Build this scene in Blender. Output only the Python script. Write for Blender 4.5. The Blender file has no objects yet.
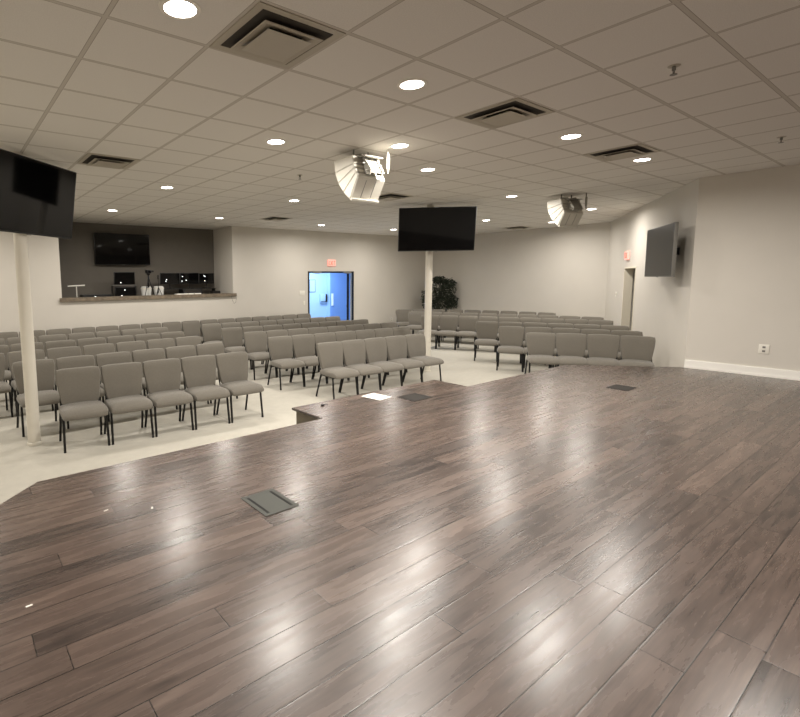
import bpy, bmesh, math, random
from mathutils import Vector, Matrix
random.seed(7)
C = bpy.context.scene.collection
PI = math.pi
H = 1.93           # camera height above the carpet
CEIL = 3.363       # ceiling height
ST = 0.5           # stage height
TILE = 0.61

# ------------------------------------------------------------------ camera
def cam_axes(yaw, pitch, roll):
    f = Vector((math.cos(pitch)*math.sin(yaw), math.cos(pitch)*math.cos(yaw), math.sin(pitch)))
    r = Vector((math.cos(yaw), -math.sin(yaw), 0)); u = r.cross(f)
    c, s = math.cos(roll), math.sin(roll)
    return c*r+s*u, -s*r+c*u, f
cd = bpy.data.cameras.new('camera'); cam = bpy.data.objects.new('camera', cd); C.objects.link(cam)
r_, u_, f_ = cam_axes(math.radians(35.28), math.radians(-6.33), math.radians(-.58))
m = Matrix((r_, u_, -f_)).transposed().to_4x4(); m.translation = Vector((0, 0, H)); cam.matrix_world = m
cd.sensor_fit = 'HORIZONTAL'; cd.sensor_width = 36; cd.lens = 489.09/800*36
cd.shift_x = (400-290.1)/800; cd.shift_y = -(358.5-333.1)/800
cd.clip_start = .05; cd.clip_end = 100
S = bpy.context.scene; S.camera = cam
# ------------------------------------------------------------------ world, exposure
w = bpy.data.worlds.new('world'); S.world = w; w.use_nodes = True
w.node_tree.nodes['Background'].inputs[0].default_value = (.8, .85, 1, 1)
w.node_tree.nodes['Background'].inputs[1].default_value = .05
S.view_settings.view_transform = 'Standard'; S.view_settings.look = 'None'
S.view_settings.gamma = 1; S.view_settings.use_curve_mapping = False
S.view_settings.exposure = 0.56
CAN_W = 27.0                 # watts of each ceiling can
CAN_COL = (1.0, .94, .86)
LOBBY_W = 85.0
S.cycles.max_bounces = 8; S.cycles.diffuse_bounces = 5
S.cycles.use_denoising = True

# ------------------------------------------------------------------ materials
def mat(name, col, rough=.6, metal=0, emit=None, estr=0, bump=0, bscale=200, var=0, vscale=6, coat=0):
    mt = bpy.data.materials.new(name); mt.use_nodes = True
    nt = mt.node_tree; b = nt.nodes['Principled BSDF']
    b.inputs['Base Color'].default_value = (*col, 1); b.inputs['Roughness'].default_value = rough
    b.inputs['Metallic'].default_value = metal
    if coat: b.inputs['Coat Weight'].default_value = coat
    if emit: b.inputs['Emission Color'].default_value = (*emit, 1); b.inputs['Emission Strength'].default_value = estr
    tc = nt.nodes.new('ShaderNodeTexCoord')
    if var:
        n = nt.nodes.new('ShaderNodeTexNoise'); n.inputs['Scale'].default_value = vscale; n.inputs['Detail'].default_value = 5
        nt.links.new(tc.outputs['Object'], n.inputs['Vector'])
        mr = nt.nodes.new('ShaderNodeMapRange'); mr.inputs[1].default_value = .3; mr.inputs[2].default_value = .7
        mr.inputs[3].default_value = 1-var; mr.inputs[4].default_value = 1+var
        nt.links.new(n.outputs[0], mr.inputs[0])
        mx = nt.nodes.new('ShaderNodeVectorMath'); mx.operation = 'SCALE'; mx.inputs[0].default_value = col
        nt.links.new(mr.outputs[0], mx.inputs['Scale']); nt.links.new(mx.outputs[0], b.inputs['Base Color'])
    if bump:
        n2 = nt.nodes.new('ShaderNodeTexNoise'); n2.inputs['Scale'].default_value = bscale; n2.inputs['Detail'].default_value = 3
        nt.links.new(tc.outputs['Object'], n2.inputs['Vector'])
        bp = nt.nodes.new('ShaderNodeBump'); bp.inputs['Strength'].default_value = bump; bp.inputs['Distance'].default_value = .004
        nt.links.new(n2.outputs[0], bp.inputs['Height']); nt.links.new(bp.outputs[0], b.inputs['Normal'])
    return mt
def srgb(r, g, b): return tuple(((c/255)/12.92 if c <= 10 else ((c/255+.055)/1.055)**2.4) for c in (r, g, b))
WALL = mat('wall_paint', srgb(211, 206, 197), .7, bump=.15, bscale=120, var=.015, vscale=2)
DARKWALL = mat('booth_paint', srgb(108, 103, 95), .8, var=.03)
WHITE = mat('white_trim', srgb(232, 228, 218), .4)
POLE = mat('cream_enamel', srgb(218, 213, 201), .35, var=.02)
BLACK = mat('black_metal', srgb(20, 19, 18), .4, metal=.3)
BLACKPL = mat('black_plastic', srgb(24, 24, 25), .45)
SCREEN = mat('screen_glass', srgb(7, 7, 8), .05); SCREEN.node_tree.nodes['Principled BSDF'].inputs['Specular IOR Level'].default_value = .3
SCREEN2 = mat('matte_screen', srgb(26, 26, 25), .3)
GREYPL = mat('grey_plastic', srgb(120, 118, 112), .5)
FABRIC = mat('grey_fabric', srgb(113, 108, 99), .95, bump=.5, bscale=900, var=.05, vscale=60)
FABRIC.node_tree.nodes['Principled BSDF'].inputs['Sheen Weight'].default_value = .25
CARPET = mat('carpet', srgb(184, 180, 169), .95, bump=.6, bscale=500, var=.04, vscale=9)
VENT = mat('vent_enamel', srgb(176, 168, 152), .5)
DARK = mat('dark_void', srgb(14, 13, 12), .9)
RIG = mat('rigging_paint', srgb(150, 147, 138), .7)
THROAT = mat('vent_throat_shade', srgb(62, 57, 50), .9)
SPK = mat('speaker_white', srgb(205, 201, 190), .5)
GRILLE = mat('speaker_grille', srgb(210, 206, 194), .6, bump=.4, bscale=600)
RED = mat('exit_red', srgb(200, 40, 30), .5, emit=(1, .12, .08), estr=1.6)
EXITW = mat('exit_housing', srgb(235, 190, 180), .5, emit=(1, .32, .25), estr=.45)
LENS = mat('lamp_lens', (1, 1, 1), .5, emit=(1, .95, .88), estr=14)
WOODLEDGE = mat('ledge_wood', srgb(118, 106, 90), .6, var=.3, vscale=14)
LEAF = mat('leaf', srgb(44, 52, 38), .5, var=.4, vscale=20)
BARK = mat('bark', srgb(84, 66, 48), .8)
PAPER = mat('paper', srgb(240, 238, 230), .7)
INK = mat('ink_grey', srgb(176, 172, 168), .8)
METALG = mat('floor_box_metal', srgb(62, 63, 58), .7)
METALD = mat('floor_box_dark', srgb(48, 45, 42), .75); METALD.node_tree.nodes['Principled BSDF'].inputs['Specular IOR Level'].default_value = .2
STAGESIDE = mat('stage_side', srgb(104, 96, 82), .7, var=.1, vscale=10)
LOBBY = mat('lobby_cool_tint', srgb(180, 205, 232), .7)  # cool lobby light is put into this pale blue base colour
LOBBYB = mat('lobby_door_cool_tint', srgb(128, 160, 214), .5)  # blue-lit door: the light's tint is mixed into its colour
JAMB = mat('door_jamb', srgb(232, 224, 206), .6)
GLASSW = mat('frosted_plastic', srgb(228, 228, 224), .35)

def ceiling_mat():
    mt = bpy.data.materials.new('ceiling_tile'); mt.use_nodes = True; nt = mt.node_tree; b = nt.nodes['Principled BSDF']
    N, L = nt.nodes.new, nt.links.new
    tc = N('ShaderNodeTexCoord'); sx = N('ShaderNodeSeparateXYZ'); L(tc.outputs['Object'], sx.inputs[0])
    def mth(op, a, bb=None, c=None):
        n = N('ShaderNodeMath'); n.operation = op
        for i, v in enumerate((a, bb, c)):
            if v is None: continue
            if isinstance(v, (int, float)): n.inputs[i].default_value = v
            else: L(v, n.inputs[i])
        return n.outputs[0]
    ds = []
    for ax, o in ((0, 1.367), (1, 4.745)):
        # grid index = x/TILE - o ; distance to the nearest line in metres
        g = mth('SUBTRACT', mth('DIVIDE', sx.outputs[ax], TILE), -(-o))
        fr = mth('FRACT', mth('ADD', g, 100.5)); d = mth('MULTIPLY', mth('ABSOLUTE', mth('SUBTRACT', fr, .5)), TILE)
        ds.append(d)
    dm = mth('MINIMUM', ds[0], ds[1])
    bar = mth('LESS_THAN', dm, .0115)
    edge = mth('MULTIPLY', mth('LESS_THAN', dm, .0155), mth('SUBTRACT', 1, bar))
    no = N('ShaderNodeTexNoise'); no.inputs['Scale'].default_value = 160; no.inputs['Detail'].default_value = 4; L(tc.outputs['Object'], no.inputs['Vector'])
    mr = N('ShaderNodeMapRange'); mr.inputs[1].default_value = .3; mr.inputs[2].default_value = .7; mr.inputs[3].default_value = .93; mr.inputs[4].default_value = 1.05; L(no.outputs[0], mr.inputs[0])
    sc = N('ShaderNodeVectorMath'); sc.operation = 'SCALE'; sc.inputs[0].default_value = srgb(224, 220, 213); L(mr.outputs[0], sc.inputs['Scale'])
    mx = N('ShaderNodeMix'); mx.data_type = 'RGBA'; L(bar, mx.inputs[0]); L(sc.outputs[0], mx.inputs[6]); mx.inputs[7].default_value = (*srgb(198, 192, 182), 1)
    mx2 = N('ShaderNodeMix'); mx2.data_type = 'RGBA'; L(edge, mx2.inputs[0]); L(mx.outputs[2], mx2.inputs[6]); mx2.inputs[7].default_value = (*srgb(160, 152, 141), 1)
    L(mx2.outputs[2], b.inputs['Base Color']); b.inputs['Roughness'].default_value = .9
    h = mth('MULTIPLY', bar, -1.0); h2 = mth('ADD', h, mth('MULTIPLY', no.outputs[0], .15))
    bp = N('ShaderNodeBump'); bp.inputs['Strength'].default_value = .25; bp.inputs['Distance'].default_value = .004; L(h2, bp.inputs['Height']); L(bp.outputs[0], b.inputs['Normal'])
    return mt
CEILM = ceiling_mat()

def plank_mat():
    mt = bpy.data.materials.new('stage_planks'); mt.use_nodes = True; nt = mt.node_tree; b = nt.nodes['Principled BSDF']
    N, L = nt.nodes.new, nt.links.new
    tc = N('ShaderNodeTexCoord'); sx = N('ShaderNodeSeparateXYZ'); L(tc.outputs['Object'], sx.inputs[0])
    def mth(op, a, bb=None, c=None):
        n = N('ShaderNodeMath'); n.operation = op
        for i, v in enumerate((a, bb, c)):
            if v is None: continue
            if isinstance(v, (int, float)): n.inputs[i].default_value = v
            else: L(v, n.inputs[i])
        return n.outputs[0]
    PW, PL = .147, 1.6
    gy = mth('DIVIDE', mth('ADD', sx.outputs[1], 100*PW-.065), PW)
    row = mth('FLOOR', gy); fy = mth('FRACT', gy)
    wn = N('ShaderNodeTexWhiteNoise'); wn.noise_dimensions = '1D'; L(row, wn.inputs['W'])
    gx = mth('DIVIDE', mth('ADD', sx.outputs[0], mth('MULTIPLY', wn.outputs['Value'], PL*7)), PL)
    gx = mth('ADD', gx, 100)
    col = mth('FLOOR', gx); fx = mth('FRACT', gx)
    cv = N('ShaderNodeCombineXYZ'); L(row, cv.inputs[0]); L(col, cv.inputs[1])
    w2 = N('ShaderNodeTexWhiteNoise'); w2.noise_dimensions = '3D'; L(cv.outputs[0], w2.inputs['Vector'])
    # distance to the seams in metres
    dy = mth('MULTIPLY', mth('SUBTRACT', .5, mth('ABSOLUTE', mth('SUBTRACT', fy, .5))), PW)
    dx = mth('MULTIPLY', mth('SUBTRACT', .5, mth('ABSOLUTE', mth('SUBTRACT', fx, .5))), PL)
    dm = mth('MINIMUM', dx, dy); seam = mth('LESS_THAN', dm, .0021)
    groove = N('ShaderNodeMapRange'); groove.inputs[1].default_value = 0; groove.inputs[2].default_value = .006; L(dm, groove.inputs[0])
    # narrow strips inside each plank (the dark and light streaks of the wood)
    mp = N('ShaderNodeMapping'); mp.inputs['Scale'].default_value = (2.4, 20, 1); L(tc.outputs['Object'], mp.inputs['Vector'])
    addv = N('ShaderNodeVectorMath'); addv.operation = 'ADD'; L(mp.outputs[0], addv.inputs[0])
    sc3 = N('ShaderNodeVectorMath'); sc3.operation = 'SCALE'; L(w2.outputs['Color'], sc3.inputs[0]); sc3.inputs['Scale'].default_value = 30; L(sc3.outputs[0], addv.inputs[1])
    g1 = N('ShaderNodeTexNoise'); g1.inputs['Scale'].default_value = 1.0; g1.inputs['Detail'].default_value = 6; g1.inputs['Roughness'].default_value = .55; g1.inputs['Distortion'].default_value = .35; L(addv.outputs[0], g1.inputs['Vector'])
    mp2 = N('ShaderNodeMapping'); mp2.inputs['Scale'].default_value = (5, 90, 1); L(tc.outputs['Object'], mp2.inputs['Vector'])
    g2 = N('ShaderNodeTexNoise'); g2.inputs['Scale'].default_value = 1.0; g2.inputs['Detail'].default_value = 3; L(mp2.outputs[0], g2.inputs['Vector'])
    g3 = N('ShaderNodeTexNoise'); g3.inputs['Scale'].default_value = 7; g3.inputs['Detail'].default_value = 4; L(tc.outputs['Object'], g3.inputs['Vector'])
    t = mth('ADD', mth('MULTIPLY', g1.outputs[0], .72), mth('MULTIPLY', w2.outputs['Value'], .28))
    t = mth('ADD', t, mth('MULTIPLY', g2.outputs[0], .45)); t = mth('ADD', t, mth('MULTIPLY', g3.outputs[0], .12))
    t = mth('SUBTRACT', t, .32)
    cr = N('ShaderNodeValToRGB'); L(t, cr.inputs[0]); e = cr.color_ramp.elements
    e[0].position = .22; e[0].color = (*srgb(54, 46, 43), 1); e[1].position = .86; e[1].color = (*srgb(113, 97, 87), 1)
    x = e.new(.42); x.color = (*srgb(76, 64, 58), 1); x = e.new(.6); x.color = (*srgb(88, 74, 67), 1)
    mx = N('ShaderNodeMix'); mx.data_type = 'RGBA'; L(seam, mx.inputs[0]); L(cr.outputs[0], mx.inputs[6]); mx.inputs[7].default_value = (*srgb(30, 25, 22), 1)
    L(mx.outputs[2], b.inputs['Base Color'])
    rr = N('ShaderNodeMapRange'); rr.inputs[1].default_value = .3; rr.inputs[2].default_value = .8; rr.inputs[3].default_value = .24; rr.inputs[4].default_value = .32; L(g1.outputs[0], rr.inputs[0]); L(rr.outputs[0], b.inputs['Roughness'])
    b.inputs['Specular IOR Level'].default_value = .6
    hh = mth('ADD', mth('MULTIPLY', groove.outputs[0], .2), mth('MULTIPLY', g1.outputs[0], .35)); hh = mth('ADD', hh, mth('MULTIPLY', w2.outputs['Value'], .1))
    bp = N('ShaderNodeBump'); bp.inputs['Strength'].default_value = .25; bp.inputs['Distance'].default_value = .004; L(hh, bp.inputs['Height']); L(bp.outputs[0], b.inputs['Normal'])
    return mt
PLANK = plank_mat()

# ------------------------------------------------------------------ helpers
def add_box(bm, x0, x1, y0, y1, z0, z1, bev=0, seg=2, rot=None):
    vs = [bm.verts.new(Vector((x, y, z))) for x in (x0, x1) for y in (y0, y1) for z in (z0, z1)]
    F = [(0, 1, 3, 2), (4, 6, 7, 5), (0, 4, 5, 1), (2, 3, 7, 6), (0, 2, 6, 4), (1, 5, 7, 3)]
    fs = [bm.faces.new([vs[i] for i in f]) for f in F]
    out = vs
    if bev:
        es = list({e for f in fs for e in f.edges})
        r = bmesh.ops.bevel(bm, geom=es, offset=bev, segments=seg, affect='EDGES', profile=.5)
        out = list({v for f in r['faces'] for v in f.verts})
    if rot is not None:
        for v in set(out) | {v for v in vs if v.is_valid}: v.co = rot @ v.co
    return out
def add_tube(bm, p, q, r, n=10, r2=None, cap=True):
    p, q = Vector(p), Vector(q); d = (q-p).normalized(); a = d.orthogonal().normalized(); b = d.cross(a)
    r2 = r if r2 is None else r2
    A = [bm.verts.new(p+(a*math.cos(2*PI*i/n)+b*math.sin(2*PI*i/n))*r) for i in range(n)]
    B = [bm.verts.new(q+(a*math.cos(2*PI*i/n)+b*math.sin(2*PI*i/n))*r2) for i in range(n)]
    for i in range(n): bm.faces.new((A[i], A[(i+1) % n], B[(i+1) % n], B[i]))
    if cap: bm.faces.new(A[::-1]); bm.faces.new(B)
def add_path(bm, pts, r, n=8):
    for a, b in zip(pts, pts[1:]): add_tube(bm, a, b, r, n)
def add_prism(bm, poly, z0, z1, T=None):
    T = T or (lambda v: v)
    A = [bm.verts.new(T(Vector((x, y, z0)))) for x, y in poly]; B = [bm.verts.new(T(Vector((x, y, z1)))) for x, y in poly]
    n = len(poly)
    for i in range(n): bm.faces.new((A[i], A[(i+1) % n], B[(i+1) % n], B[i]))
    bm.faces.new(A[::-1]); bm.faces.new(B)
def lathe(bm, prof, n=32, c=(0, 0)):
    rings = [[bm.verts.new((c[0]+r*math.cos(2*PI*i/n), c[1]+r*math.sin(2*PI*i/n), z)) for i in range(n)] for r, z in prof]
    for a, b in zip(rings, rings[1:]):
        for i in range(n): bm.faces.new((a[i], a[(i+1) % n], b[(i+1) % n], b[i]))
    return rings
def obj(name, bm, mt, parent=None, smooth=False, loc=None, rotz=None):
    me = bpy.data.meshes.new(name); bmesh.ops.recalc_face_normals(bm, faces=bm.faces); bm.to_mesh(me); bm.free()
    for mm in (mt if isinstance(mt, (list, tuple)) else [mt]): me.materials.append(mm)
    if smooth:
        for p in me.polygons: p.use_smooth = True
        try: me.set_sharp_from_angle(angle=math.radians(40))
        except Exception: pass
    o = bpy.data.objects.new(name, me); C.objects.link(o)
    if parent is not None: o.parent = parent
    if loc is not None: o.location = loc
    if rotz is not None: o.rotation_euler = (0, 0, rotz)
    return o
def tag(o, label, cat, group=None, kind=None):
    o['label'] = label; o['category'] = cat
    if group: o['group'] = group
    if kind: o['kind'] = kind
    return o
def thing(name, label, cat, loc=(0, 0, 0), rotz=0, group=None):
    o = bpy.data.objects.new(name, None); C.objects.link(o); o.empty_display_size = .1
    o.location = loc; o.rotation_euler = (0, 0, rotz); return tag(o, label, cat, group)
def struct(name, bm, mt, label=None, parent=None, **k):
    o = obj(name, bm, mt, parent, **k)
    if parent is None: o['kind'] = 'structure'; o['category'] = name.split('_')[0]; o['label'] = label
    return o
def dup(root, loc, rotz, label, group=None):
    r = root.copy(); C.objects.link(r); r.location = loc; r.rotation_euler = (0, 0, rotz); r['label'] = label
    if group: r['group'] = group
    for ch in list(root.children):
        c = ch.copy(); C.objects.link(c); c.parent = r
        for g in ch.children:
            d = g.copy(); C.objects.link(d); d.parent = c
    return r
def BM(): return bmesh.new()

# ------------------------------------------------------------------ room shell
Q1 = Vector((9.33, 2.58)); Q2 = Vector((14.8, 5.94)); YB = 11.87; XR = 14.8; XL = -6.18
BX0, BX1, BY = 2.17, 6.50, 12.98      # control booth opening and depth
bm = BM(); add_box(bm, XL-.3, XR+.3, -3.2, 13.4, -.12, 0); struct('floor', bm, CARPET, 'beige carpet under the rows of chairs')
bm = BM(); add_box(bm, XL-.3, XR+.3, -3.2, 13.4, CEIL, CEIL+.12); struct('ceiling', bm, CEILM, 'suspended ceiling of square beige tiles')
def wall_seg(bm, a, b, t, z0=0, z1=CEIL):   # thick wall from a to b, thickness t to the left of a->b
    a, b = Vector(a), Vector(b); d = (b-a).normalized(); n = Vector((-d.y, d.x))*t
    add_prism(bm, [tuple(a), tuple(b), tuple(b+n), tuple(a+n)], z0, z1)
# right wall beside the stage
bm = BM(); wall_seg(bm, (9.33, -3.0), Q1, -.16); struct('wall_right', bm, WALL, 'plain greige wall to the right of the stage')
# diagonal wall with the side door and the television
d2 = (Q2-Q1).normalized(); n2 = Vector((-d2.y, d2.x))      # n2 points into the room
def onw2(s, off=0): return Q1+d2*s+n2*off
DS0, DS1, DZ = 3.37, 4.42, 2.12
bm = BM()
for s0, s1, z0, z1 in ((0, DS0, 0, CEIL), (DS1, (Q2-Q1).length+.2, 0, CEIL), (DS0, DS1, DZ, CEIL)):
    add_prism(bm, [tuple(onw2(s0)), tuple(onw2(s1)), tuple(onw2(s1, -.2)), tuple(onw2(s0, -.2))], z0, z1)
struct('wall_diagonal_right', bm, WALL, 'angled wall with the side door and a television')
bm = BM()
T2 = lambda s, o: tuple(onw2(s, o))
for s0, s1, z0, z1 in ((DS0, DS0+.03, 0, DZ), (DS1-.03, DS1, 0, DZ), (DS0+.03, DS1-.03, DZ-.03, DZ)):
    add_prism(bm, [T2(s0, .008), T2(s1, .008), T2(s1, -.165), T2(s0, -.165)], z0, z1)
struct('trim_1', bm, JAMB, 'cream jamb lining the side doorway')
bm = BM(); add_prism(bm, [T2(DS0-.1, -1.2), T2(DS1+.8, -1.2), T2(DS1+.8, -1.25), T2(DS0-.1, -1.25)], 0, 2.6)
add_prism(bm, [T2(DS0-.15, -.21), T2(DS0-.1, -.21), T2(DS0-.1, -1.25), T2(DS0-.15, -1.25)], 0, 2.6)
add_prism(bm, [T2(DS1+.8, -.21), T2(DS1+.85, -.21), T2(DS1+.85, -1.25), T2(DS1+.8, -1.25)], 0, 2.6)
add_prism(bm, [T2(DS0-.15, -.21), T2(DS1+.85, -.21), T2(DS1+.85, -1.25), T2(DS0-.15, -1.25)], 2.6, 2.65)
struct('wall_side_closet', bm, DARK, 'near-black walls with the gloom beyond the side doorway painted in')  # darkness of the unlit room is put into the wall colour
# far right wall, and the mirrored left side outside the picture
bm = BM(); wall_seg(bm, (XR, 5.8), (XR, YB+.2), -.16); struct('wall_far_right', bm, WALL, 'far greige wall behind the right block of chairs')
bm = BM(); wall_seg(bm, (-.7, -3.0), (-.7, 2.58), .16); wall_seg(bm, (-.7, 2.58), (XL, 5.94), -.16)
wall_seg(bm, (XL, 5.9), (XL, YB+.2), .16); struct('wall_left', bm, WALL, 'greige walls on the left of the hall')
bm = BM(); wall_seg(bm, (-.86, -3.0), (9.5, -3.0), -.16); struct('wall_front', bm, WALL, 'wall behind the stage')
# back wall with the booth opening and the double door
LX0, LX1, LZ = 9.08, 10.95, 2.15
LEDZ = 1.468
bm = BM()
for x0, x1, z0, z1 in ((XL-.2, BX0, 0, CEIL), (BX0, BX1, 0, LEDZ), (BX1, LX0, 0, CEIL), (LX0, LX1, LZ, CEIL), (LX1, XR+.2, 0, CEIL)):
    add_box(bm, x0, x1, YB, YB+.16, z0, z1)
struct('wall_back', bm, WALL, 'long greige back wall with booth opening and double door')
bm = BM(); add_box(bm, BX1, BX1+.12, YB+.16, BY+.12, 0, CEIL); struct('wall_booth_right', bm, WALL, 'lighter return wall at the right of the booth')
bm = BM(); add_box(bm, .9, BX1, BY, BY+.12, 0, CEIL); struct('wall_booth_back', bm, DARKWALL, 'dark grey back wall of the control booth')
bm = BM(); add_box(bm, .8, .9, YB+.16, BY+.12, 0, CEIL); struct('wall_booth_left', bm, DARKWALL, 'dark left wall of the control booth')
# ledge
bm = BM(); add_prism(bm, [(BX0-.05, YB-.055), (BX1+.08, YB-.055), (BX1+.08, YB-.002), (BX1-.002, YB-.002), (BX1-.002, YB+.3), (BX0+.002, YB+.3), (BX0+.002, YB-.002), (BX0-.05, YB-.002)], LEDZ+.001, LEDZ+.085)
tag(obj('wooden_ledge', bm, WOODLEDGE, smooth=True), 'rough brown wooden ledge along the booth opening', 'ledge')
# lobby beyond the double door
bm = BM(); add_box(bm, 8.6, 12.0, 14.5, 14.6, 0, 2.75); add_box(bm, 8.5, 8.6, YB+.16, 14.6, 0, 2.75); add_box(bm, 14.2, 14.3, YB+.16, 14.6, 0, 2.75)
add_box(bm, 8.5, 14.3, YB+.16, 14.6, 2.75, 2.85); add_box(bm, 12.0, 14.2, 14.3, 14.6, 0, 2.75);
struct('wall_lobby', bm, LOBBY, 'lobby walls with cool light tinted into them, beyond the double door')
bm = BM(); add_box(bm, 8.5, 14.3, 13.4, 14.7, -.12, 0); struct('floor_lobby', bm, CARPET, 'lobby floor beyond the double door')
# the double door frame and leaves
bm = BM()
for x0, x1, z0, z1 in ((LX0, LX0+.05, 0, LZ), (LX1-.05, LX1, 0, LZ), (LX0, LX1, LZ-.05, LZ)): add_box(bm, x0, x1, YB-.015, YB+.04, z0, z1)
struct('trim_2', bm, BLACK, 'black steel frame of the double door')
for i, (hx, sg) in enumerate(((LX0+.06, 1), (LX1-.06, -1))):
    bm = BM(); add_box(bm, *sorted((0, sg*.045)), 0, .88, .01, LZ-.06, .004)
    d = struct('door_%d' % (i+1), bm, LOBBY, ('left' if i == 0 else 'right')+' leaf of the double door, swung open into the lobby', smooth=True)
    d.location = (hx, YB+.17, 0); d.rotation_euler = (0, 0, sg*math.radians(42))
    bm = BM(); add_box(bm, *sorted((-sg*.012, sg*.06)), -.006, .02, .01, LZ-.06); obj('door_edge', bm, DARK, d)
    bm = BM(); add_box(bm, *sorted((sg*.045, sg*.07)), .1, .8, .98, 1.05, .006); obj('push_bar', bm, GREYPL, d)
for x, nm in ((LX0+.32, 'left'), (LX1-.32, 'right')):
    t = thing('door_closer', 'grey door closer on the frame head above the %s door leaf' % nm, 'door closer', (x, YB-.02, LZ-.03))
    bm = BM(); add_box(bm, -.16, .16, -.05, 0, -.03, .035, .008); obj('closer_body', bm, GREYPL, t, smooth=True)
    bm = BM(); add_tube(bm, (-.1, -.03, -.03), (.1, -.03, -.045), .006); obj('closer_arm', bm, GREYPL, t)
# lobby contents
bm = BM(); add_box(bm, 11.99, 13.6, 14.262, 14.298, 0, 2.5); t = obj('lobby_door', bm, LOBBYB); tag(t, 'flat lobby door with cool blue light tinted into it, seen through the doorway', 'door')
bm = BM(); add_box(bm, 12.02, 12.11, 14.235, 14.262, .9, 1.36, .004); obj('push_plate', bm, PAPER, t)
t = thing('picture_frame', 'small thin-framed notice on the light-tinted lobby wall', 'picture', (11.29, 14.5, 1.66))
bm = BM(); add_box(bm, -.13, .13, -.012, 0, -.22, .22); obj('notice_sheet', bm, LOBBY, t)
bm = BM()
for x0, x1, z0, z1 in ((-.145, -.125, -.235, .235), (.125, .145, -.235, .235), (-.125, .125, .215, .235), (-.125, .125, -.235, -.215)): add_box(bm, x0, x1, -.02, 0, z0, z1)
obj('frame', bm, GREYPL, t)
t = thing('hand_dispenser', 'small box with a dark side on the light-tinted lobby wall', 'dispenser', (11.78, 14.5, 1.19))
bm = BM(); add_box(bm, -.15, .08, -.1, 0, -.15, .15, .01); obj('dispenser_body', bm, LOBBY, t, smooth=True)
bm = BM(); add_box(bm, .08, .16, -.11, 0, -.15, .15, .005); obj('dispenser_side', bm, METALD, t)
bm = BM(); add_box(bm, -.15, .08, -.104, -.1, -.13, -.11); obj('dispenser_slot', bm, METALD, t)
# baseboard by the stage
bm = BM(); add_box(bm, 9.312, 9.33, -3.0, 2.58, ST, ST+.125, .004); add_box(bm, 9.306, 9.33, -3.0, 2.58, ST, ST+.03)
struct('baseboard_right', bm, mat('baseboard_gloss', srgb(246, 244, 238), .35), 'white baseboard along the right stage wall')

# ------------------------------------------------------------------ stage
SP = [(-.69, -2.99), (9.305, -2.99), (9.305, 2.63), (8.15, 3.81), (5.55, 3.81), (5.55, 4.35), (3.1, 4.35), (3.1, 3.81), (.46, 3.81), (-.62, 2.73), (-.69, 2.66)]
bm = BM(); add_prism(bm, SP, ST-.03, ST)
stg = struct('floor_stage', bm, PLANK, 'dark brown plank stage floor')
def inset(poly, d):
    out = []; n = len(poly)
    for i in range(n):
        p0, p1, p2 = Vector(poly[i-1]), Vector(poly[i]), Vector(poly[(i+1) % n])
        a = (p1-p0).normalized(); b = (p2-p1).normalized(); na = Vector((-a.y, a.x)); nb = Vector((-b.y, b.x))
        k = (na+nb); k = k/max(.2, k.dot(na)); out.append(tuple(p1+k*d))
    return out
bm = BM(); add_prism(bm, inset(SP, .03), 0, ST-.03); struct('wall_stage_side', bm, STAGESIDE, 'grey brown side faces of the raised stage')
bm = BM()
for a, b in zip(SP[2:10], SP[3:10]):
    a, b = Vector((*a, ST-.013)), Vector((*b, ST-.013)); add_tube(bm, a, b, .012, 8)
struct('trim_3', bm, mat('nosing', srgb(52, 42, 36), .4), 'dark nosing along the stage edge')
# floor boxes let into the stage
def floor_box(label, x, y, wx, wy, metal):
    t = thing('floor_box', label, 'floor box', (x, y, ST), 0, 'metal floor boxes in the stage')
    bm = BM(); o = .028
    for x0, x1, y0, y1 in ((-wx/2, wx/2, -wy/2, -wy/2+o), (-wx/2, wx/2, wy/2-o, wy/2), (-wx/2, -wx/2+o, -wy/2+o, wy/2-o), (wx/2-o, wx/2, -wy/2+o, wy/2-o)):
        add_box(bm, x0, x1, y0, y1, 0, .004)
    obj('frame', bm, metal, t)
    bm = BM(); add_box(bm, -wx/2+o+.018, wx/2-o-.018, -wy/2+o, wy/2-o, 0, .0035); obj('lid', bm, metal, t)
    for s in (-1, 1):
        bm = BM(); xc = s*(wx/2-o-.008); add_box(bm, xc-.008, xc+.008, -wy/2+o, wy/2-o, .0, .0046); obj('cable_slot', bm, DARK, t)
floor_box('grey steel floor box in the planks, nearest of the three', 1.625, 2.545, .25, .31, METALG)
floor_box('dark floor box in the planks right of the white paper', 4.54, 3.84, .33, .27, METALD)
floor_box('dark floor box near the right wall end of the stage', 7.01, 2.57, .3, .24, METALD)
t = thing('paper_sheet', 'white sheet of paper lying on the stage edge', 'paper', (4.2, 4.14, ST+.001), math.radians(8))
bm = BM(); add_box(bm, -.12, .12, -.14, .14, 0, .0015); obj('sheet', bm, PAPER, t)
bm = BM()
for k in range(5): add_box(bm, -.07, .07, -.06+k*.03, -.048+k*.03, .0015, .0018)
obj('grey_print', bm, INK, t)
t = thing('cable_clip', 'tiny black clip lying on the stage platform corner', 'clip', (3.41, 4.2, ST))
bm = BM(); add_box(bm, -.018, .018, -.012, .012, 0, .022, .004); obj('clip_body', bm, BLACK, t)
bm = BM(); add_path(bm, [(.015, 0, .008), (.05, .005, .012), (.075, -.005, .006)], .004); obj('clip_wire', bm, BLACK, t)
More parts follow.
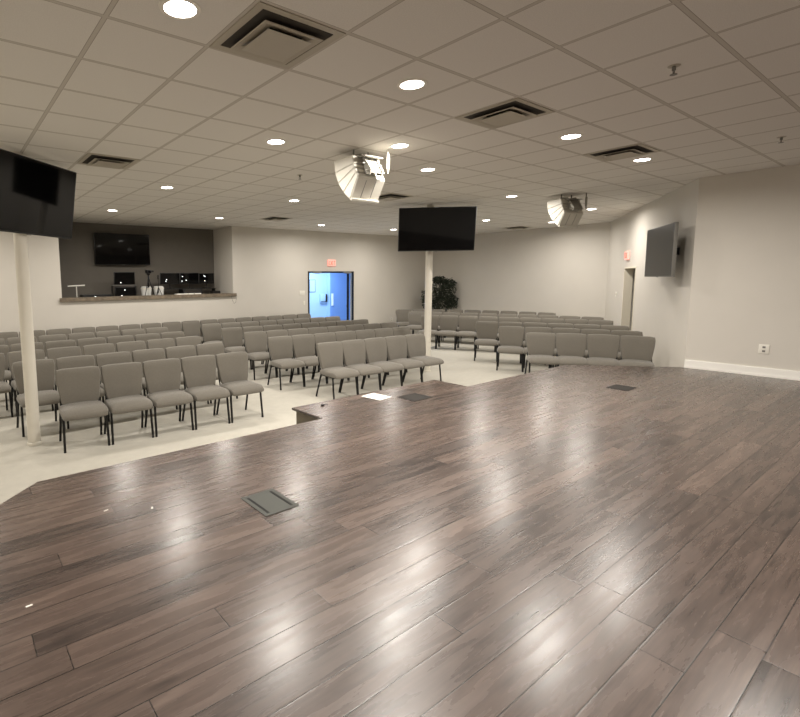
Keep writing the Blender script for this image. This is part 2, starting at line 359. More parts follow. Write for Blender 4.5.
for x, y, a, lab in ((.738, 3.058, .3, 'tiny white scrap on the stage planks beneath the left reflections'), (.983, 2.919, 1.2, 'thin curled white scrap on the planks left of the floor box'), (.214, 2.327, .1, 'tiny white scrap on the planks near the left picture edge')):
    bm = BM(); add_box(bm, -.014, .014, -.005, .005, 0, .002)
    tag(obj('paper_scrap', bm, PAPER, loc=(x, y, ST), rotz=a), lab, 'scrap', 'white scraps on the stage')

# ------------------------------------------------------------------ ceiling fittings
def gridx(i): return (i+1.367)*TILE
def gridy(j): return (j+4.745)*TILE
def can(x, y, first=None):
    if first is None:
        t = thing('ceiling_light', '', 'ceiling light', (x, y, CEIL))
        bm = BM(); lathe(bm, [(.085, -.001), (.086, -.006), (.108, -.005), (.112, 0)]); obj('trim_ring', bm, WHITE, t, smooth=True)
        bm = BM(); rg = lathe(bm, [(.001, -.003), (.085, -.003)]); obj('lens', bm, LENS, t)
        return t
    return dup(first, (x, y, CEIL), 0, '')
lights = [ # (i, j, label) grid positions in tiles
 (.5, -.5, 'round ceiling light at the top left, left of the large square vent'),
 (3.5, -.5, 'round ceiling light right of the large square vent, near the top of the photo'),
 (7.5, -.5, 'round ceiling light between the two right-hand ceiling vents'),
 (10.5, -.5, 'round ceiling light just right of the vent nearest the right wall'),
 (5.5, 1.5, 'round ceiling light just right of the central hanging speaker, the nearer of two'),
 (7.5, 2.5, 'round ceiling light above the central television, farther of the two by the speaker'),
 (3.5, 2.5, 'round ceiling light left of the central hanging speaker'),
 (3.5, 7.5, 'round ceiling light right of the left television'),
 (3.5, 12.4, 'round ceiling light in front of the booth, above the wall television'),
 (7.5, 12.4, 'round ceiling light at the right corner of the booth'),
 (7.5, 7.5, 'round ceiling light below and left of the central hanging speaker'),
 (12.5, 12.4, 'round ceiling light above the lit exit sign of the double door'),
 (16.9, 12.2, 'round ceiling light at the left edge of the central television'),
 (17.4, 7.5, 'round ceiling light just right of the central television'),
 (12.5, 3.5, 'round ceiling light between the central television and the far speaker'),
 (17.6, 3.5, 'round ceiling light just right of the far hanging speaker'),
 (20.6, 6.4, 'round ceiling light just left of the far hanging speaker'),
]
proto = None
GL = 'round recessed ceiling lights'
can_pts = []
for i, j, lab in lights:
    o = can(gridx(i), gridy(j), proto)
    if proto is None: proto = o
    o['label'] = lab; o['group'] = GL; can_pts.append((gridx(i), gridy(j), o))
# lights over the stage and the far left of the hall, outside the frame
for i, j in ((.5, -3.5), (3.5, -3.5), (7.5, -3.5), (.5, 2.5), (-2.5, 7.5), (-1.5, 12.4), (-7.5, 3.5), (-7.5, 9.5), (.5, 7.5)):
    if j == 2.5 or (i, j) == (.5, 7.5): continue
    o = dup(proto, (gridx(i), gridy(j), CEIL), 0, 'round ceiling light outside the picture', None)
    if 'group' in o: del o['group']
    o['label'] = 'round light %s, outside the photo' % ('over the stage, %s' % ['at its left wall', 'left of its middle', 'right of its middle', 'at its right wall'][[.5, 3.5, 7.5].index(i)] if j == -3.5 else 'over the left block of chairs, %s' % {(-2.5, 7.5): 'near the aisle', (-1.5, 12.4): 'near the booth', (-7.5, 3.5): 'by the angled wall', (-7.5, 9.5): 'by the far left wall'}[(i, j)])
    can_pts.append((gridx(i), gridy(j), o))
ld = bpy.data.lights.new('can_bulb', 'AREA'); ld.shape = 'DISK'; ld.size = .14; ld.energy = CAN_W; ld.color = CAN_COL; ld.spread = math.radians(170)
for x, y, o in can_pts:
    l = bpy.data.objects.new('bulb', ld); C.objects.link(l); l.parent = o; l.location = (0, 0, -.008)
# bluish lobby daylight: an added area lamp below an added plate
t = thing('lobby_daylight_fill', 'added panel standing in for cool lobby daylight, beyond the double door', 'ceiling light', (10.9, 13.3, 2.75))
bm = BM(); add_box(bm, -.6, .6, -.3, .3, -.03, 0); obj('fill_plate', bm, WHITE, t)
l2 = bpy.data.lights.new('lobby_fill_lamp', 'AREA'); l2.shape = 'RECTANGLE'; l2.size = 1.1; l2.size_y = .5; l2.energy = LOBBY_W; l2.color = (.56, .74, 1)
lo = bpy.data.objects.new('daylight_fill', l2); C.objects.link(lo); lo.parent = t; lo.location = (0, 0, -.04)

def vent(i, j, lab, first):
    loc = (gridx(i+.5), gridy(j+.5), CEIL)
    if first: return dup(first, loc, 0, lab, 'square ceiling vents')
    t = thing('ceiling_vent', lab, 'vent', loc, 0, 'square ceiling vents'); R = .297
    def ring(bm, r0, z0, r1, z1):
        A = [bm.verts.new((sx*r0, sy*r0, z0)) for sx, sy in ((-1, -1), (1, -1), (1, 1), (-1, 1))]
        B = [bm.verts.new((sx*r1, sy*r1, z1)) for sx, sy in ((-1, -1), (1, -1), (1, 1), (-1, 1))]
        for k in range(4): bm.faces.new((A[k], A[(k+1) % 4], B[(k+1) % 4], B[k]))
    bm = BM(); ring(bm, R, 0, R, -.006); ring(bm, R, -.006, .252, -.004); ring(bm, .252, -.004, .245, -.001); obj('frame', bm, VENT, t)
    bm = BM(); add_box(bm, -.245, .245, -.245, .245, -.003, -.001); obj('throat_shade_plate', bm, THROAT, t)  # flat plate, its dark colour stands for shade inside the duct mouth
    bm = BM(); ring(bm, .12, -.004, .205, -.028); ring(bm, .205, -.028, .199, -.032); ring(bm, .199, -.032, .115, -.008); obj('louver', bm, VENT, t)
    bm = BM(); ring(bm, .08, -.006, .155, -.04); q = [bm.verts.new((sx*.155, sy*.155, -.04)) for sx, sy in ((-1, -1), (1, -1), (1, 1), (-1, 1))]; bm.faces.new(q); obj('louver', bm, VENT, t)
    return t
vp = None
for i, j, lab in ((1, -1, 'large square ceiling vent at the top, left of the middle'), (5, -1, 'square ceiling vent above right of the central hanging speaker'),
                  (9, -1, 'square ceiling vent nearest the right wall'), (1, 5, 'square ceiling vent by the top corner of the left television'),
                  (9, 5, 'square ceiling vent beside the central hanging speaker, seen edge-on'), (9, 11, 'square ceiling vent far back near the booth corner'),
                  (21, 8, 'square ceiling vent far back between the central television and the far speaker')):
    v = vent(i, j, lab, vp)
    if vp is None: vp = v
sp0 = None
for x, y, lab in ((4.23, 1.36, 'small sprinkler head in the ceiling at the upper right'), (7.33, 1.36, 'small sprinkler head in the ceiling near the right wall'), (4.17, 5.62, 'small sprinkler head in the ceiling left of the central speaker')):
    if sp0: dup(sp0, (x, y, CEIL), 0, lab, 'sprinkler heads'); continue
    t = thing('sprinkler_head', lab, 'sprinkler', (x, y, CEIL), 0, 'sprinkler heads'); sp0 = t
    bm = BM(); lathe(bm, [(.001, -.004), (.035, -.004), (.038, 0)], 20); obj('escutcheon', bm, VENT, t, smooth=True)
    bm = BM(); add_tube(bm, (0, 0, -.003), (0, 0, -.03), .012); add_tube(bm, (-.013, 0, -.03), (-.008, 0, -.055), .003); add_tube(bm, (.013, 0, -.03), (.008, 0, -.055), .003); obj('sprinkler_body', bm, GREYPL, t)
    bm = BM(); lathe(bm, [(.001, -.056), (.022, -.056), (.022, -.059), (.001, -.059)], 16); obj('deflector', bm, GREYPL, t)

# ------------------------------------------------------------------ poles and televisions
def pole(x, y, lab):
    t = thing('support_pole', lab, 'pole', (x, y, 0))
    bm = BM(); add_tube(bm, (0, 0, 0), (0, 0, CEIL), .07, 32); obj('shaft', bm, POLE, t, smooth=True)
    bm = BM(); lathe(bm, [(.07, .035), (.078, .03), (.08, .0)], 32); obj('base_ring', bm, POLE, t, smooth=True)
pole(.77, 6.39, 'cream round steel pole on the left, holding the left television')
pole(8.05, 6.5, 'cream round steel pole in the middle, holding the central television')
def tv(x, y, z, az, tilt, lab, w=1.45, h=.829, arm=.14, screen=SCREEN, edge=BLACKPL, th=.05):
    t = thing('television', lab, 'television', (x, y, z)); t.rotation_euler = (tilt, 0, az)
    bm = BM(); add_box(bm, -w/2, w/2, 0.001, th, -h/2, h/2, .006); obj('housing', bm, edge, t, smooth=True)
    bm = BM(); b = .012; add_box(bm, -w/2+b, w/2-b, -.001, .003, -h/2+b+.006, h/2-b); obj('screen', bm, screen, t)
    bm = BM(); add_box(bm, -.22, .22, th, th+.02, -.2, .2, .004); add_box(bm, -.05, .05, th+.02, th+arm, -.06, .06, .004); obj('wall_bracket', bm, BLACK, t)
    bm = BM(); add_box(bm, -.03, .03, .0, .012, -h/2-.008, -h/2+.003); obj('logo_bar', bm, GREYPL, t)
    return t
tv(.893, 6.248, 2.868, .716, .155, 'large black television high on the left pole, tilted down', arm=.13)
tv(7.87, 6.187, 2.851, -.714, .147, 'large black television hanging on the central pole', arm=.27)
tv(9.774, 3.175, 2.317, -2.579, 0, 'large television on the angled right wall, showing its grey edge', arm=.26, screen=SCREEN2, edge=GREYPL)
tv(3.86, BY-.14, 2.725, 0, 0, 'black television on the dark back wall of the booth', w=1.4, h=.79, arm=.11)

# ------------------------------------------------------------------ exit signs, switches, outlets
def exit_sign(loc, rz, lab):
    t = thing('exit_sign', lab, 'exit sign', loc, rz)
    bm = BM(); add_box(bm, -.155, .155, -.045, 0, -.1, .1, .008); obj('sign_housing', bm, EXITW, t, smooth=True)
    bm = BM(); T = .0001; y0, y1 = -.049, -.0452
    def st(x0, z0, x1, z1, th=.018):
        a, b = Vector((x0, z0)), Vector((x1, z1)); d = (b-a).normalized(); n = Vector((-d.y, d.x))*th/2
        P = [a-n, b-n, b+n, a+n]
        A = [bm.verts.new((p.x, y0, p.y)) for p in P]; B = [bm.verts.new((p.x, y1, p.y)) for p in P]
        for k in range(4): bm.faces.new((A[k], A[(k+1) % 4], B[(k+1) % 4], B[k]))
        bm.faces.new(A[::-1]); bm.faces.new(B)
    zt, zb = .062, -.062
    st(-.12, zb, -.12, zt); st(-.12, zt-.009, -.065, zt-.009); st(-.12, 0, -.07, 0); st(-.12, zb+.009, -.065, zb+.009)
    st(-.05, zb, .01, zt); st(-.05, zt, .01, zb); st(.035, zb, .035, zt); st(.06, zt-.009, .125, zt-.009); st(.0925, zb, .0925, zt)
    obj('exit_lettering', bm, RED, t)
exit_sign((10.0, YB, 2.41), 0, 'red lit exit sign above the double door')
az2 = math.atan2(d2.y, d2.x)+PI
p = onw2(4.15); exit_sign((p.x, p.y, 2.385), az2, 'pinkish exit sign on the angled wall above the side door')
def plate(loc, rz, lab, kind, w=.08, h=.12):
    t = thing('light_switch' if kind == 's' else 'power_outlet', lab, 'switch' if kind == 's' else 'outlet', loc, rz)
    bm = BM(); add_box(bm, -w/2, w/2, -.008, 0, -h/2, h/2, .003); obj('cover_plate', bm, WHITE, t, smooth=True)
    n = max(1, int(round(w/.08)))
    for k in range(n):
        xc = (k-(n-1)/2)*.05
        if kind == 's':
            bm = BM(); add_box(bm, xc-.008, xc+.008, -.016, -.008, -.016, .016, .002); obj('toggle', bm, WHITE, t)
        else:
            for zc in (-.028, .028):
                bm = BM(); add_box(bm, xc-.016, xc+.016, -.010, -.008, zc-.014, zc+.014, .0015); obj('socket', bm, GREYPL, t)
plate((9.33, 1.70, .885), -PI/2, 'white power outlet low on the right stage wall', 'o', .11, .13)
plate((8.86, YB, 1.5), 0, 'white switch plate left of the double door, the upper one', 's', .2, .14)
plate((8.93, YB, 1.2), 0, 'narrow white switch plate left of the double door, the lower one', 's', .07, .12)
plate((12.75, YB, .48), 0, 'white power outlet low on the back wall right of the double door', 'o', .1, .12)
p = onw2(5.15); plate((p.x, p.y, 1.47), az2, 'white switch plate on the angled wall left of the side door', 's', .16, .12)

# ------------------------------------------------------------------ chairs
def cushion(x0t, x0b, y0, y1, z0, z1, shape, bev=.028, seg=4):
    """rounded pad, subdivided then shaped by shape(v)->Vector"""
    bm = BM(); bmesh.ops.create_grid(bm, x_segments=1, y_segments=1, size=1); bm.clear()
    nx, ny, nz = 6, 4, 6
    add_box(bm, -1, 1, -1, 1, -1, 1)
    bmesh.ops.subdivide_edges(bm, edges=bm.edges, cuts=5, use_grid_fill=True)
    a, b, c = (x0t+x0b)/2, (y1-y0)/2, (z1-z0)/2
    for v in bm.verts:
        x, y, z = v.co.x*a, v.co.y*b, v.co.z*c
        # rounded box projection
        q = Vector((max(-a+bev, min(a-bev, x)), max(-b+bev, min(b-bev, y)), max(-c+bev, min(c-bev, z))))
        if abs(x) > a-bev-1e-6 or abs(y) > b-bev-1e-6 or abs(z) > c-bev-1e-6:
            d = Vector((x, y, z))-q
            if d.length > 1e-6: d = d.normalized()*bev
            v.co = q+d
        else: v.co = Vector((x, y, z))
        v.co += Vector((0, (y0+y1)/2, (z0+z1)/2))
    for v in bm.verts: v.co = shape(v.co)
    return bm
def make_chair(lab):
    t = thing('stacking_chair', lab, 'chair')
    # seat: waterfall front
    def sh(v):
        k = (v.y+.27)/.47
        z = v.z
        if z > .43: z += .012*math.cos(v.x/.26*PI/2)*min(1, k*3)
        f = max(0, (.10-(v.y+.27))/.10); z -= .030*f*f*(1 if z > .43 else .5)
        wd = 1-.06*max(0, k-.4)
        return Vector((v.x*wd, v.y, z))
    bm = cushion(.251, .251, -.28, .20, .372, .475, sh, .046); 
    obj('seat', bm, FABRIC, t, smooth=True)
    ZB, ZT = .462, .885
    def sb(v):
        k = (v.z-ZB)/(ZT-ZB)
        wd = .83+.17*min(1, max(0, k)/.72)
        y = v.y+.055*k+.03*k*k+.016*math.cos(v.x/.25*PI/2)
        return Vector((v.x*wd, y, v.z))
    bm = cushion(.254, .254, .115, .20, ZB, ZT, sb, .040)
    obj('backrest', bm, FABRIC, t, smooth=True)
    for s in (-1, 1):
        bm = BM(); add_tube(bm, (s*.238, -.215, 0), (s*.232, -.17, .385), .0145, 10); obj('leg', bm, BLACK, t, smooth=True)
        bm = BM(); add_tube(bm, (s*.236, .275, 0), (s*.222, .15, .40), .0145, 10); obj('leg', bm, BLACK, t, smooth=True)
    bm = BM()
    for s in (-1, 1):
        add_tube(bm, (s*.230, -.2, .378), (s*.222, .16, .385), .012, 8)
        add_path(bm, [(s*.222, .15, .395), (s*.212, .205, .50), (s*.205, .255, .66)], .011, 8)
    add_tube(bm, (-.23, -.17, .372), (.23, -.17, .372), .011, 8); add_tube(bm, (-.222, .15, .375), (.222, .15, .375), .011, 8)
    obj('seat_frame', bm, BLACK, t, smooth=True)
    return t
chair0 = make_chair(''); used = [False]
def place(x, y, rz, lab, group):
    if not used[0]:
        used[0] = True; chair0.location = (x, y, 0); chair0.rotation_euler = (0, 0, rz); chair0['label'] = lab; chair0['group'] = group; return chair0
    return dup(chair0, (x, y, 0), rz, lab, group)
ORD = ['first', 'second', 'third', 'fourth', 'fifth', 'sixth', 'seventh', 'eighth', 'ninth', 'tenth', 'eleventh', 'twelfth', 'thirteenth', 'fourteenth', 'fifteenth', 'sixteenth', 'seventeenth']
TOPY = .262   # backrest top lies this far behind the chair origin
def row(pts, rowname, end, group, rev):
    """pts: seam points along the top of the backrests, left to right as seen from the stage"""
    n = len(pts)-1
    for k in range(n):
        a, b = Vector(pts[k]), Vector(pts[k+1]); c = (a+b)/2; d = (b-a).normalized()
        back = Vector((-d.y, d.x))
        o = c-back*TOPY; rz = math.atan2(d.y, d.x)
        idx = n-1-k if rev else k
        lab = 'grey chair, %s from the %s of the %s' % (ORD[idx], end, rowname)
        place(o.x, o.y, rz, lab, group)
def line(a, b, n, sag=0):
    a, b = Vector(a), Vector(b); d = b-a; nn = Vector((-d.y, d.x)).normalized()
    return [a+d*(k/n)+nn*sag*4*(k/n)*(1-k/n) for k in range(n+1)]
GA, GB, GC, GR = 'chairs in the left block before the booth', 'chairs in the middle block', 'chairs in the right block facing left', 'chairs in the long back row'
sA = .99
def P(x, y): return (x*sA, y*sA)
row(line(P(1.03, 6.38), P(3.62, 6.25), 5, -.02), 'front row of the left block', 'right end', GA, True)
row(line(P(.67, 7.33), P(3.84, 7.42), 6), 'second row of the left block', 'right end', GA, True)
row(line(P(.17, 8.43), P(3.96, 8.57), 7), 'third row of the left block', 'right end', GA, True)
row(line(P(.33, 9.47), P(4.05, 9.56), 7), 'fourth row of the left block', 'right end', GA, True)
row(line(P(.37, 10.58), P(4.14, 10.69), 7), 'fifth row of the left block', 'right end', GA, True)
row(line((.73, 11.74), (9.08, 11.78), 16), 'long back row along the wall', 'right end', GR, True)
row(line(P(4.95, 6.26), P(7.42, 6.11), 5), 'front row of the middle block', 'left end', GB, False)
row(line(P(4.78, 7.49), P(8.26, 7.19), 7), 'second row of the middle block', 'left end', GB, False)
row(line(P(4.86, 8.51), P(8.87, 8.13), 8), 'third row of the middle block', 'left end', GB, False)
row(line(P(4.89, 9.55), P(8.98, 9.21), 8), 'fourth row of the middle block', 'left end', GB, False)
row(line(P(4.97, 10.72), P(9.11, 10.46), 8), 'fifth row of the middle block', 'left end', GB, False)
def curve(pts, n):
    """n+1 points evenly spaced along a smooth curve through three points"""
    a, b, c = [Vector(p) for p in pts]
    ctrl = b*2-(a+c)/2
    fine = [a*(1-t)**2+ctrl*2*t*(1-t)+c*t*t for t in [i/200 for i in range(201)]]
    L = [0]
    for p, q in zip(fine, fine[1:]): L.append(L[-1]+(q-p).length)
    out = []; j = 0
    for k in range(n+1):
        s = L[-1]*k/n
        while j < 199 and L[j+1] < s: j += 1
        t = (s-L[j])/max(1e-9, L[j+1]-L[j]); out.append(fine[j].lerp(fine[j+1], t))
    return out
row(curve([P(9.0, 4.96), P(9.58, 4.13), P(9.98, 3.19)], 4), 'front row of the right block', 'right end', GC, True)
row(curve([P(9.77, 5.99), P(10.36, 4.85), P(10.80, 3.66)], 5), 'second row of the right block', 'right end', GC, True)
row(curve([P(10.44, 7.0), P(11.20, 5.65), P(11.77, 4.24)], 6), 'third row of the right block', 'right end', GC, True)
row(curve([P(11.10, 9.20), P(12.22, 6.95), P(12.92, 4.99)], 9), 'fourth row of the right block', 'right end', GC, True)
row(curve([P(11.94, 10.40), P(13.08, 8.06), P(13.79, 5.54)], 10), 'fifth row of the right block', 'right end', GC, True)
row(curve([P(12.37, 11.37), P(13.93, 9.55), P(14.44, 7.05)], 9), 'rear row of the right block', 'right end', GC, True)

# ------------------------------------------------------------------ hanging speakers
def speaker(loc, rz, lab):
    t = thing('hanging_speaker', lab, 'speaker', loc, rz)
    W = .19
    # profile in (y, z) relative to the top anchor: outer arc and inner arc, four wedge boxes
    outer = [(.30, -.085), (.285, -.21), (.235, -.32), (.155, -.42), (.055, -.50)]
    inner = [(.02, -.075), (.00, -.16), (-.015, -.20), (-.035, -.245), (-.06, -.29)]
    for k in range(4):
        bm = BM(); pr = [outer[k], outer[k+1], inner[k+1], inner[k]]
        g = .003
        cx = sum(p[0] for p in pr)/4; cy = sum(p[1] for p in pr)/4
        pr = [(cx+(p[0]-cx)*.985, cy+(p[1]-cy)*.955) for p in pr]
        add_prism(bm, pr, -W, W, lambda v: Vector((v.z, v.x, v.y)))
        es = list(bm.edges); bmesh.ops.bevel(bm, geom=es, offset=.006, segments=2, affect='EDGES')
        b = obj('speaker_box', bm, SPK, t, smooth=True)
        a0, a1 = Vector(outer[k]), Vector(outer[k+1]); d = (a1-a0).normalized(); n = Vector((-d.y, d.x))
        if n.dot((a0+a1)/2-Vector((0, -.2))) < 0: n = -n
        bm = BM(); q0 = a0+d*.012; q1 = a1-d*.012
        add_prism(bm, [tuple(q0-n*.004), tuple(q1-n*.004), tuple(q1+n*.003), tuple(q0+n*.003)], -W+.015, W-.015, lambda v: Vector((v.z, v.x, v.y)))
        obj('grille', bm, GRILLE, b)
    # lower end panel with three vents
    a0, a1 = Vector(outer[4]), Vector(inner[4]); d = (a1-a0).normalized(); n = Vector((-d.y, d.x))
    if n.y > 0: n = -n
    bm = BM(); q0, q1 = a0+d*.01, a1-d*.01
    add_prism(bm, [tuple(q0-n*-.001), tuple(q1-n*-.001), tuple(q1+n*.006), tuple(q0+n*.006)], -W+.006, W-.006, lambda v: Vector((v.z, v.x, v.y)))
    ep = obj('end_panel', bm, GRILLE, t)
    for xs in (-.065, .065):
        bm = BM(); add_prism(bm, [tuple(q0+n*.006+d*.02), tuple(q1+n*.006-d*.02), tuple(q1+n*.008-d*.02), tuple(q0+n*.008+d*.02)], xs-.003, xs+.003, lambda v: Vector((v.z, v.x, v.y))); obj('panel_seam', bm, GREYPL, ep)
    bm = BM(); add_prism(bm, [tuple(a0+n*.004), tuple(a0+n*.03), tuple(a0+n*.03+d*.02), tuple(a0+n*.004+d*.02)], -W, W, lambda v: Vector((v.z, v.x, v.y))); obj('lower_rail', bm, SPK, t)
    # rigging: side plates, top plate, suspension points
    bm = BM()
    for s in (-1, 1):
        xx = s*.08
        add_prism(bm, [(-.02, -.10), (.12, -.085), (.14, -.045), (.0, -.055), (-.13, -.22), (-.12, -.275), (-.05, -.26)], xx-.006, xx+.006, lambda v: Vector((v.z, v.x, v.y)))
    for (y, z) in ((.1, -.07), (.02, -.08), (-.06, -.16), (-.1, -.24)): add_tube(bm, (-.13, y, z), (.13, y, z), .007, 8)
    add_box(bm, -.12, .12, -.09, .10, -.098, -.088, rot=Matrix.Rotation(.0, 4, 'X'))
    obj('rigging_bracket', bm, RIG, t)
    bm = BM()
    for k in range(5): add_prism(bm, [(-.01-.02*k, -.085-.033*k), (-.02-.02*k, -.083-.033*k), (-.04-.02*k, -.12-.033*k), (-.03-.02*k, -.122-.033*k)], -.07, .07, lambda v: Vector((v.z, v.x, v.y)))
    obj('rigging_fins', bm, RIG, t)
    bm = BM(); add_tube(bm, (.16, -.12, -.24), (.19, -.09, 0), .008, 8); add_tube(bm, (.165, -.115, -.2), (.183, -.10, -.06), .016, 8); obj('safety_strap', bm, RIG, t)
    bm = BM(); add_tube(bm, (-.1, .1, -.07), (-.1, .1, 0), .008, 8); add_tube(bm, (.1, .1, -.07), (.1, .1, 0), .008, 8); obj('hanging_rod', bm, GREYPL, t)
    t.scale = (1.12, 1.12, 1.12)
    return t
speaker((3.99, 4.10, CEIL), 0, 'white curved loudspeaker array hanging near the middle of the ceiling')
speaker((9.12, 4.3, CEIL), math.radians(-18), 'smaller white loudspeaker hanging farther back, left of the angled wall')

# ------------------------------------------------------------------ corner plant
t = thing('potted_tree', 'dark green bushy artificial tree in the far corner behind the central pole', 'plant', (14.2, 11.0, 0))
bm = BM(); lathe(bm, [(.001, 0), (.15, 0), (.19, .34), (.2, .36), (.18, .36), (.17, .32), (.001, .32)], 24); obj('pot', bm, BLACKPL, t, smooth=True)
bm = BM(); add_tube(bm, (0, 0, .3), (.03, .02, 1.1), .02, 8); add_tube(bm, (.04, 0, .3), (-.03, .05, 1.1), .018, 8); add_tube(bm, (.03, .02, 1.1), (.2, -.05, 1.7), .014, 6); add_tube(bm, (-.03, .05, 1.1), (-.2, .05, 1.6), .014, 6); obj('trunk', bm, BARK, t)
bm = BM(); rnd = random.Random(3)
blobs = [(0, 0, 1.65, .36, .36), (-.22, .02, 1.3, .34, .34), (.22, -.08, 1.28, .36, .34), (.02, -.1, 1.0, .4, .3), (-.30, 0, .98, .25, .28), (.30, -.2, 1.72, .22, .18), (.32, -.3, 1.1, .25, .24), (-.42, .2, 1.2, .2, .35), (.1, -.2, 1.45, .4, .4), (-.05, .0, 1.85, .25, .13)]
for k in range(3600):
    b = rnd.choice(blobs); 
    while True:
        v = Vector((rnd.uniform(-1, 1), rnd.uniform(-1, 1), rnd.uniform(-1, 1)))
        if .35 < v.length < 1: break
    p = Vector((b[0]+v.x*b[3], b[1]+v.y*b[3]*.8, b[2]+v.z*b[4]))
    p.x = min(p.x, .50); p.y = min(p.y, .75)
    a = Vector((rnd.gauss(0, 1), rnd.gauss(0, 1), rnd.gauss(-.5, .6))).normalized(); c = a.orthogonal().normalized(); c.rotate(Matrix.Rotation(rnd.uniform(0, 6.28), 3, a))
    Ls = rnd.uniform(.06, .10); n = a.cross(c)*.008
    vs = [bm.verts.new(q) for q in (p, p+a*Ls*.5+c*Ls*.25+n, p+a*Ls, p+a*Ls*.5-c*Ls*.25+n)]; bm.faces.new(vs)
obj('foliage', bm, LEAF, t)

# ------------------------------------------------------------------ control booth contents
DT = 1.50   # desk top height inside the booth
t = thing('booth_desk', 'dark desk top behind the wooden ledge in the booth', 'desk', (4.35, 12.45, 0))
bm = BM(); add_box(bm, -1.9, 1.95, -.26, .3, DT-.04, DT, .005); obj('desk_top', bm, BLACKPL, t)
for x in (-1.8, 0, 1.85):
    bm = BM(); add_box(bm, x-.03, x+.03, -.22, .26, 0, DT-.04); obj('leg', bm, BLACK, t)
def monitor(x, y, z, w, h, lab, g, marks=(), rz=0, foot=True):
    t = thing('computer_monitor', lab, 'monitor', (x, y, z), rz, g); zb = .12 if foot else .012
    bm = BM(); add_box(bm, -w/2, w/2, 0, .03, zb, zb+h, .004); obj('housing', bm, BLACKPL, t, smooth=True)
    bm = BM(); add_box(bm, -w/2+.012, w/2-.012, -.002, .001, zb+.014, zb+h-.012); s = obj('screen', bm, SCREEN, t)
    if foot:
        bm = BM(); add_tube(bm, (0, .03, 0), (0, .03, zb+.06), .014, 8); add_box(bm, -.1, .1, -.04, .1, 0, .012, .003); obj('stand', bm, BLACKPL, t)
    for (mx_, mz) in marks:
        bm = BM(); add_box(bm, mx_-.011, mx_+.011, -.006, -.002, zb+mz-.008, zb+mz+.008); obj('lit_window', bm, LITW, t)
    return t
LITW = mat('screen_glow', (.8, .8, .8), .5, emit=(.95, 1, 1), estr=2.0)
GM = 'monitors on the booth desk'
# stacked pair on a black rack
t = thing('monitor_rack', 'black two-shelf stand carrying the stacked booth monitors', 'stand', (3.77, 12.5, DT))
bm = BM(); add_box(bm, -.3, .3, .0, .16, .30, .315); obj('shelf', bm, GREYPL, t)
bm = BM(); add_box(bm, -.3, -.285, 0.06, .16, 0, .30); add_box(bm, .285, .3, .06, .16, 0, .30); obj('upright', bm, BLACK, t)
monitor(3.77, 12.52, DT+.315, .52, .315, 'upper booth monitor of the stacked pair left of the tripod', GM, [(-.1, .05)], foot=False)
monitor(3.78, 12.51, DT, .52, .255, 'lower booth monitor of the stacked pair left of the tripod', GM, [(-.02, .18), (-.1, .04)], foot=False)
monitor(4.96, 12.5, DT+.2, .54, .30, 'wide booth monitor just right of the tripod', GM, [(-.12, .08), (-.1, .12)])
monitor(5.51, 12.5, DT+.2, .54, .30, 'wide booth monitor in the middle of the right-hand three', GM, [(-.2, .2), (-.22, .08), (-.1, .1)])
monitor(6.02, 12.5, DT+.2, .46, .29, 'booth monitor farthest right beside the return wall', GM, [(-.08, .22), (-.05, .2), (-.06, .08)])
t = thing('monitor_riser', 'dark riser shelf under the three right-hand booth monitors', 'shelf', (5.5, 12.52, DT))
bm = BM(); add_box(bm, -.82, .78, -.1, .12, .185, .2); obj('shelf', bm, BLACKPL, t)
for x in (-.8, -.25, .25, .74):
    bm = BM(); add_box(bm, x-.01, x+.01, -.08, .1, 0, .185); obj('upright', bm, BLACK, t)
t = thing('mixing_console', 'grey-topped audio console under the right booth monitors', 'audio mixer', (5.5, 12.3, DT))
bm = BM(); add_prism(bm, [(-.08, 0), (.1, 0), (.1, .17), (.03, .18), (-.08, .05)], -.27, .27, lambda v: Vector((v.z, v.x, v.y))); obj('console_body', bm, BLACKPL, t)
bm = BM(); add_prism(bm, [(-.07, .063), (.025, .178), (.025, .184), (-.07, .069)], -.22, .22, lambda v: Vector((v.z, v.x, v.y))); obj('control_surface', bm, METALD, t)
t = thing('audio_rack_unit', 'low flat black device at the left end of the booth desk', 'device', (3.03, 12.42, DT))
bm = BM(); add_box(bm, -.34, .34, -.14, .14, 0, .1, .006); obj('case', bm, BLACKPL, t)
bm = BM(); add_box(bm, -.06, -.03, -.144, -.14, .035, .06); obj('indicator', bm, LITW, t)
t = thing('t_shaped_stand', 'thin pale T-shaped stand at the left end of the ledge', 'stand', (2.6, 12.42, DT))
bm = BM(); add_tube(bm, (0, 0, 0), (0, 0, .32), .012, 8); obj('post', bm, WHITE, t)
bm = BM(); add_tube(bm, (-.19, 0, .31), (.19, 0, .325), .016, 8); obj('crossbar', bm, WHITE, t)
bm = BM(); lathe(bm, [(.001, .012), (.06, .01), (.06, 0)], 16); obj('foot', bm, GREYPL, t)
t = thing('video_camera', 'small black video camera on the booth tripod', 'camera', (4.27, 12.2, DT+.60))
bm = BM(); add_box(bm, -.05, .05, -.08, .1, 0, .085, .012); obj('camera_body', bm, BLACKPL, t, smooth=True)
bm = BM(); add_tube(bm, (0, -.08, .045), (0, -.12, .045), .03, 14); obj('lens', bm, SCREEN, t)
bm = BM(); add_box(bm, .05, .14, -.01, .0, .03, .075, .003); obj('flip_screen', bm, BLACKPL, t)
t = thing('tripod', 'small black tripod on the booth ledge', 'tripod', (4.27, 12.2, DT))
bm = BM(); add_tube(bm, (0, 0, .25), (0, 0, .58), .014, 10); obj('column', bm, BLACK, t)
bm = BM(); add_box(bm, -.035, .035, -.035, .035, .56, .598, .006); add_tube(bm, (0, .0, .57), (.04, .16, .50), .006, 6); obj('pan_head', bm, BLACK, t)
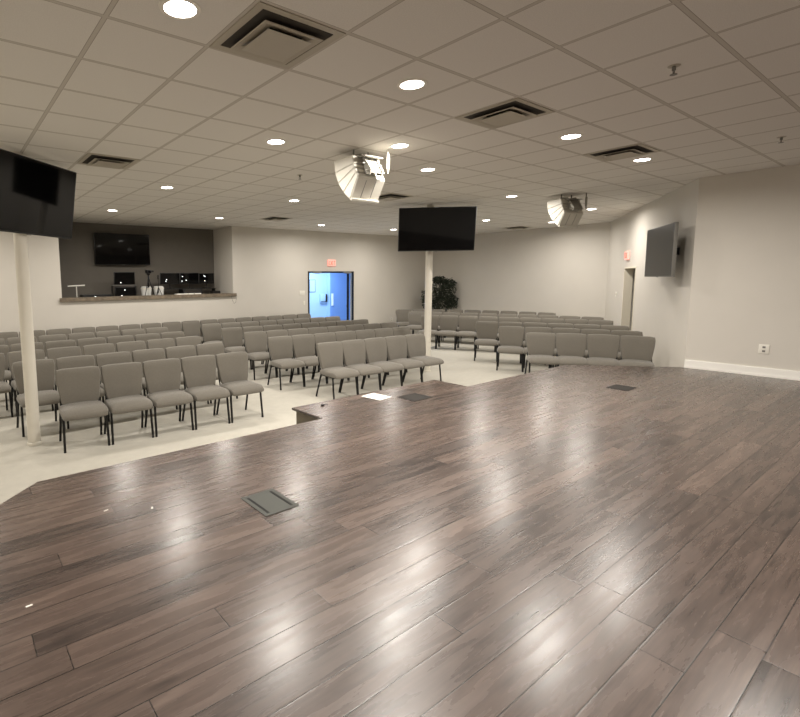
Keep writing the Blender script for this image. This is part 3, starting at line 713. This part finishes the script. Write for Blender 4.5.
for a in (90, 210, 330):
    bm = BM(); add_tube(bm, (0, 0, .50), (.15*math.cos(math.radians(a)), .13*math.sin(math.radians(a)), 0.01), .010, 8); obj('leg', bm, BLACK, t)
for x, lab, wd in ((4.27, 'white plastic tub behind the tripod legs', .13), (4.60, 'white plastic tub right of the tripod, behind the microphone stand', .13)):
    t = thing('plastic_tub', lab, 'tub', (x, 12.4, DT))
    bm = BM(); lathe(bm, [(.001, 0), (wd*.86, 0), (wd, .22), (wd*.9, .27), (wd*.55, .28), (.001, .28)], 24); obj('tub_body', bm, GLASSW, t, smooth=True)
    bm = BM(); lathe(bm, [(wd*1.02, .205), (wd*1.04, .22), (wd*1.02, .235)], 24); obj('rim', bm, WHITE, t)
t = thing('microphone_stand', 'thin black microphone stand standing right of the booth tripod', 'stand', (4.52, 12.2, DT))
bm = BM(); add_tube(bm, (0, 0, .1), (0, 0, .48), .008, 8); obj('rod', bm, BLACK, t)
bm = BM(); add_tube(bm, (0, 0, .46), (0, 0, .56), .017, 10); obj('microphone', bm, BLACK, t)
for a in (90, 210, 330):
    bm = BM(); add_tube(bm, (0, 0, .25), (.1*math.cos(math.radians(a)), .1*math.sin(math.radians(a)), 0.01), .008, 8); obj('leg', bm, BLACK, t)
for x, y, wd, lab in ((5.05, 12.0, .16, 'larger white paper stack on the ledge right of the tubs'), (5.30, 12.0, .07, 'small white note pad in the middle of the ledge'), (5.50, 12.02, .09, 'small white card on the ledge under the audio console')):
    bm = BM(); add_box(bm, -wd, wd, -.07, .07, 0, .025, .003); tag(obj('note_pad', bm, PAPER, loc=(x, y, LEDZ+.086)), lab, 'paper', 'papers on the booth ledge')
t = thing('equipment_box', 'dark box at the right end of the booth desk', 'box', (6.2, 12.34, DT))
bm = BM(); add_box(bm, -.12, .1, -.1, .1, 0, .12, .006); obj('case', bm, METALD, t)
bm = BM(); add_box(bm, -.10, .08, -.103, -.1, .03, .09); obj('front_panel', bm, BLACKPL, t)
bm = BM(); add_path(bm, [(BX1-.1, YB-.065, LEDZ+.03), (BX1-.09, YB-.11, LEDZ-.09), (BX1-.02, YB-.08, LEDZ-.19), (BX1+.04, YB-.06, LEDZ-.17), (BX1+.06, YB-.08, LEDZ-.02)], .004, 6)
tag(obj('loose_cable', bm, GREYPL), 'thin loose cable looping down from the right end of the ledge', 'cable')
